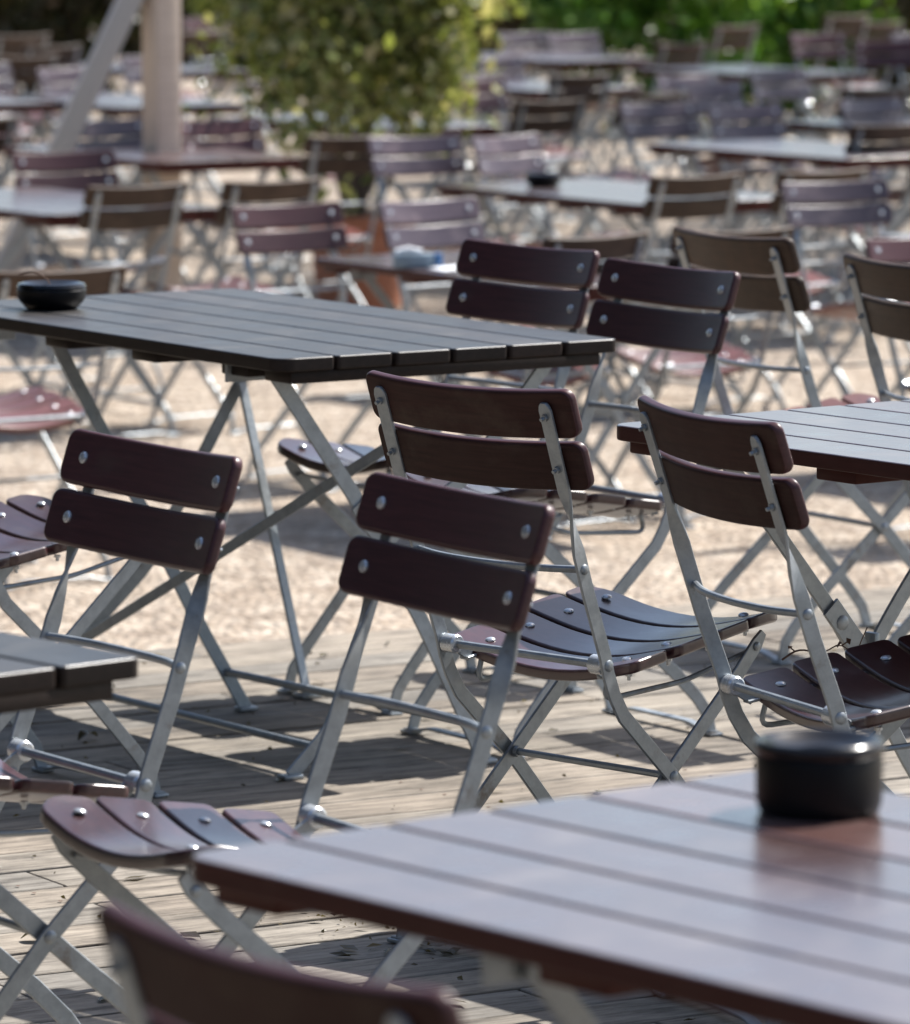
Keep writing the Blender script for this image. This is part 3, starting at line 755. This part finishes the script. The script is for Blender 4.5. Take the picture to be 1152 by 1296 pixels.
# unseen trees added round the camera: they darken what the varnish and steel reflect
wq = np.random.RandomState(99); n = 32000
th_ = wq.uniform(R(104), R(318), n); cl_ = wq.randint(0, 60, n); cth = wq.uniform(R(104), R(318), 60); cz = wq.uniform(.5, 6.2, 60); crr = wq.uniform(10.5, 14, 60)
half = n // 2
P = np.stack([np.cos(cth[cl_]) * crr[cl_], np.sin(cth[cl_]) * crr[cl_], cz[cl_]], 1) + wq.normal(0, 1, (n, 3)) * (1.3, 1.3, 1.0)
P[:half] = np.stack([np.cos(th_[:half]) * 12.5, np.sin(th_[:half]) * 12.5, wq.uniform(0, 7, half)], 1) + wq.normal(0, .6, (half, 3))
P[:, 2] = np.abs(P[:, 2])
d = wq.normal(0, 1, (n, 3)); d /= np.linalg.norm(d, axis=1)[:, None]; s_ = np.cross(d, wq.normal(0, 1, (n, 3))); s_ /= np.linalg.norm(s_, axis=1)[:, None]
L_ = wq.uniform(.25, .5, (n, 1)); V = np.empty((n, 4, 3)); V[:, 0] = P - d * L_ * .5; V[:, 1] = P + s_ * L_ * .3; V[:, 2] = P + d * L_ * .5; V[:, 3] = P - s_ * L_ * .3
me = bpy.data.meshes.new('wood'); V = V.reshape(-1, 3); me.vertices.add(4 * n); me.vertices.foreach_set('co', V.ravel()); me.loops.add(4 * n); me.loops.foreach_set('vertex_index', np.arange(4 * n)); me.polygons.add(n)
me.polygons.foreach_set('loop_start', np.arange(n) * 4); me.polygons.foreach_set('loop_total', np.full(n, 4)); me.update(); me.validate(); me.materials.append(M['leaf_dark'])
wo = bpy.data.objects.new('added_woodland', me)
# trees beside the terrace on the right whose crowns reach over the far tables and dapple them
gq = np.random.RandomState(5); trees_ = [(7.8, 28.4, 3.2), (6.8, 33.4, 3.4), (9.4, 32.0, 3.2), (6.2, 28.8, 2.6), (10.4, 37.5, 3.4)]
PP = []
for tx, ty, tr in trees_:
    c = gq.normal(0, 1, (70, 3)); c /= np.linalg.norm(c, axis=1)[:, None]; c *= gq.uniform(.3, 1, (70, 1)) * (tr, tr, 1.5)
    k = gq.randint(0, 70, 1500); PP.append(c[k] + gq.normal(0, .26, (1500, 3)) + (tx, ty, 7.3 + .25 * tr))
P2 = np.concatenate(PP); n2_ = len(P2); d = gq.normal(0, 1, (n2_, 3)); d /= np.linalg.norm(d, axis=1)[:, None]; s2 = np.cross(d, gq.normal(0, 1, (n2_, 3))); s2 /= np.linalg.norm(s2, axis=1)[:, None]
L2 = gq.uniform(.12, .24, (n2_, 1)); V2 = np.empty((n2_, 4, 3)); V2[:, 0] = P2 - d * L2 * .5; V2[:, 1] = P2 + s2 * L2 * .3; V2[:, 2] = P2 + d * L2 * .5; V2[:, 3] = P2 - s2 * L2 * .3
bm = bmesh.new()
for tx, ty, tr in trees_:
    tube(bm, [(tx + .9, ty, GZ), (tx + .85, ty, 2.6), (tx + .3, ty, 5.2), (tx, ty, 8)], .14, 10, [.22, .17, .13, .05])
    for k in range(7):
        a = k * .9 + tx; tube(bm, [(tx + .4, ty, 4.9 + .1 * k), (tx + math.cos(a) * tr * .4, ty + math.sin(a) * tr * .4, 6.8), (tx + math.cos(a) * tr * .85, ty + math.sin(a) * tr * .85, 7.6)], .05, 7, [.06, .04, .015])
me2 = bpy.data.meshes.new('grove'); bm.to_mesh(me2); bm.free(); nv = len(me2.vertices); me3 = bpy.data.meshes.new('l'); V2 = V2.reshape(-1, 3)
me3.vertices.add(4 * n2_); me3.vertices.foreach_set('co', V2.ravel()); me3.loops.add(4 * n2_); me3.loops.foreach_set('vertex_index', np.arange(4 * n2_)); me3.polygons.add(n2_)
me3.polygons.foreach_set('loop_start', np.arange(n2_) * 4); me3.polygons.foreach_set('loop_total', np.full(n2_, 4)); me3.update()
me3.polygons.foreach_set('material_index', np.ones(n2_, dtype=np.int32))
bm = bmesh.new(); bm.from_mesh(me2); bm.from_mesh(me3); bm.to_mesh(me2); bm.free(); bpy.data.meshes.remove(me3)
me2.materials.append(M['bark']); me2.materials.append(M['leaf_green'])
go = bpy.data.objects.new('grove', me2); C.objects.link(go); tag(go, 'trees beside the terrace whose crowns dapple the far tables', 'trees', kind='stuff'); C.objects.link(wo); tag(wo, 'dark unseen trees added round the camera to darken reflections', 'added_woodland', kind='stuff')

# ------------------------------------------------------------------ camera
cam = bpy.data.cameras.new('camera'); co = bpy.data.objects.new('camera', cam); C.objects.link(co); S.camera = co
co.location = (0, 0, 1.6256); co.rotation_euler = (math.pi / 2 - .1220, 0, 0)
cam.sensor_fit = 'HORIZONTAL'; cam.sensor_width = 36; cam.lens = 6908.5 / 1152 * 36
cam.clip_end = 2000; cam.clip_start = .1
cam.dof.use_dof = True; cam.dof.focus_distance = 8.05; cam.dof.aperture_fstop = cam.lens / 1000 / .024
S.render.resolution_x = 910; S.render.resolution_y = 1024
S.view_settings.view_transform = 'Standard'; S.view_settings.look = 'None'; S.view_settings.exposure = 1.02; S.view_settings.gamma = 1
S.render.engine = 'CYCLES'
bpy.context.view_layer.update()
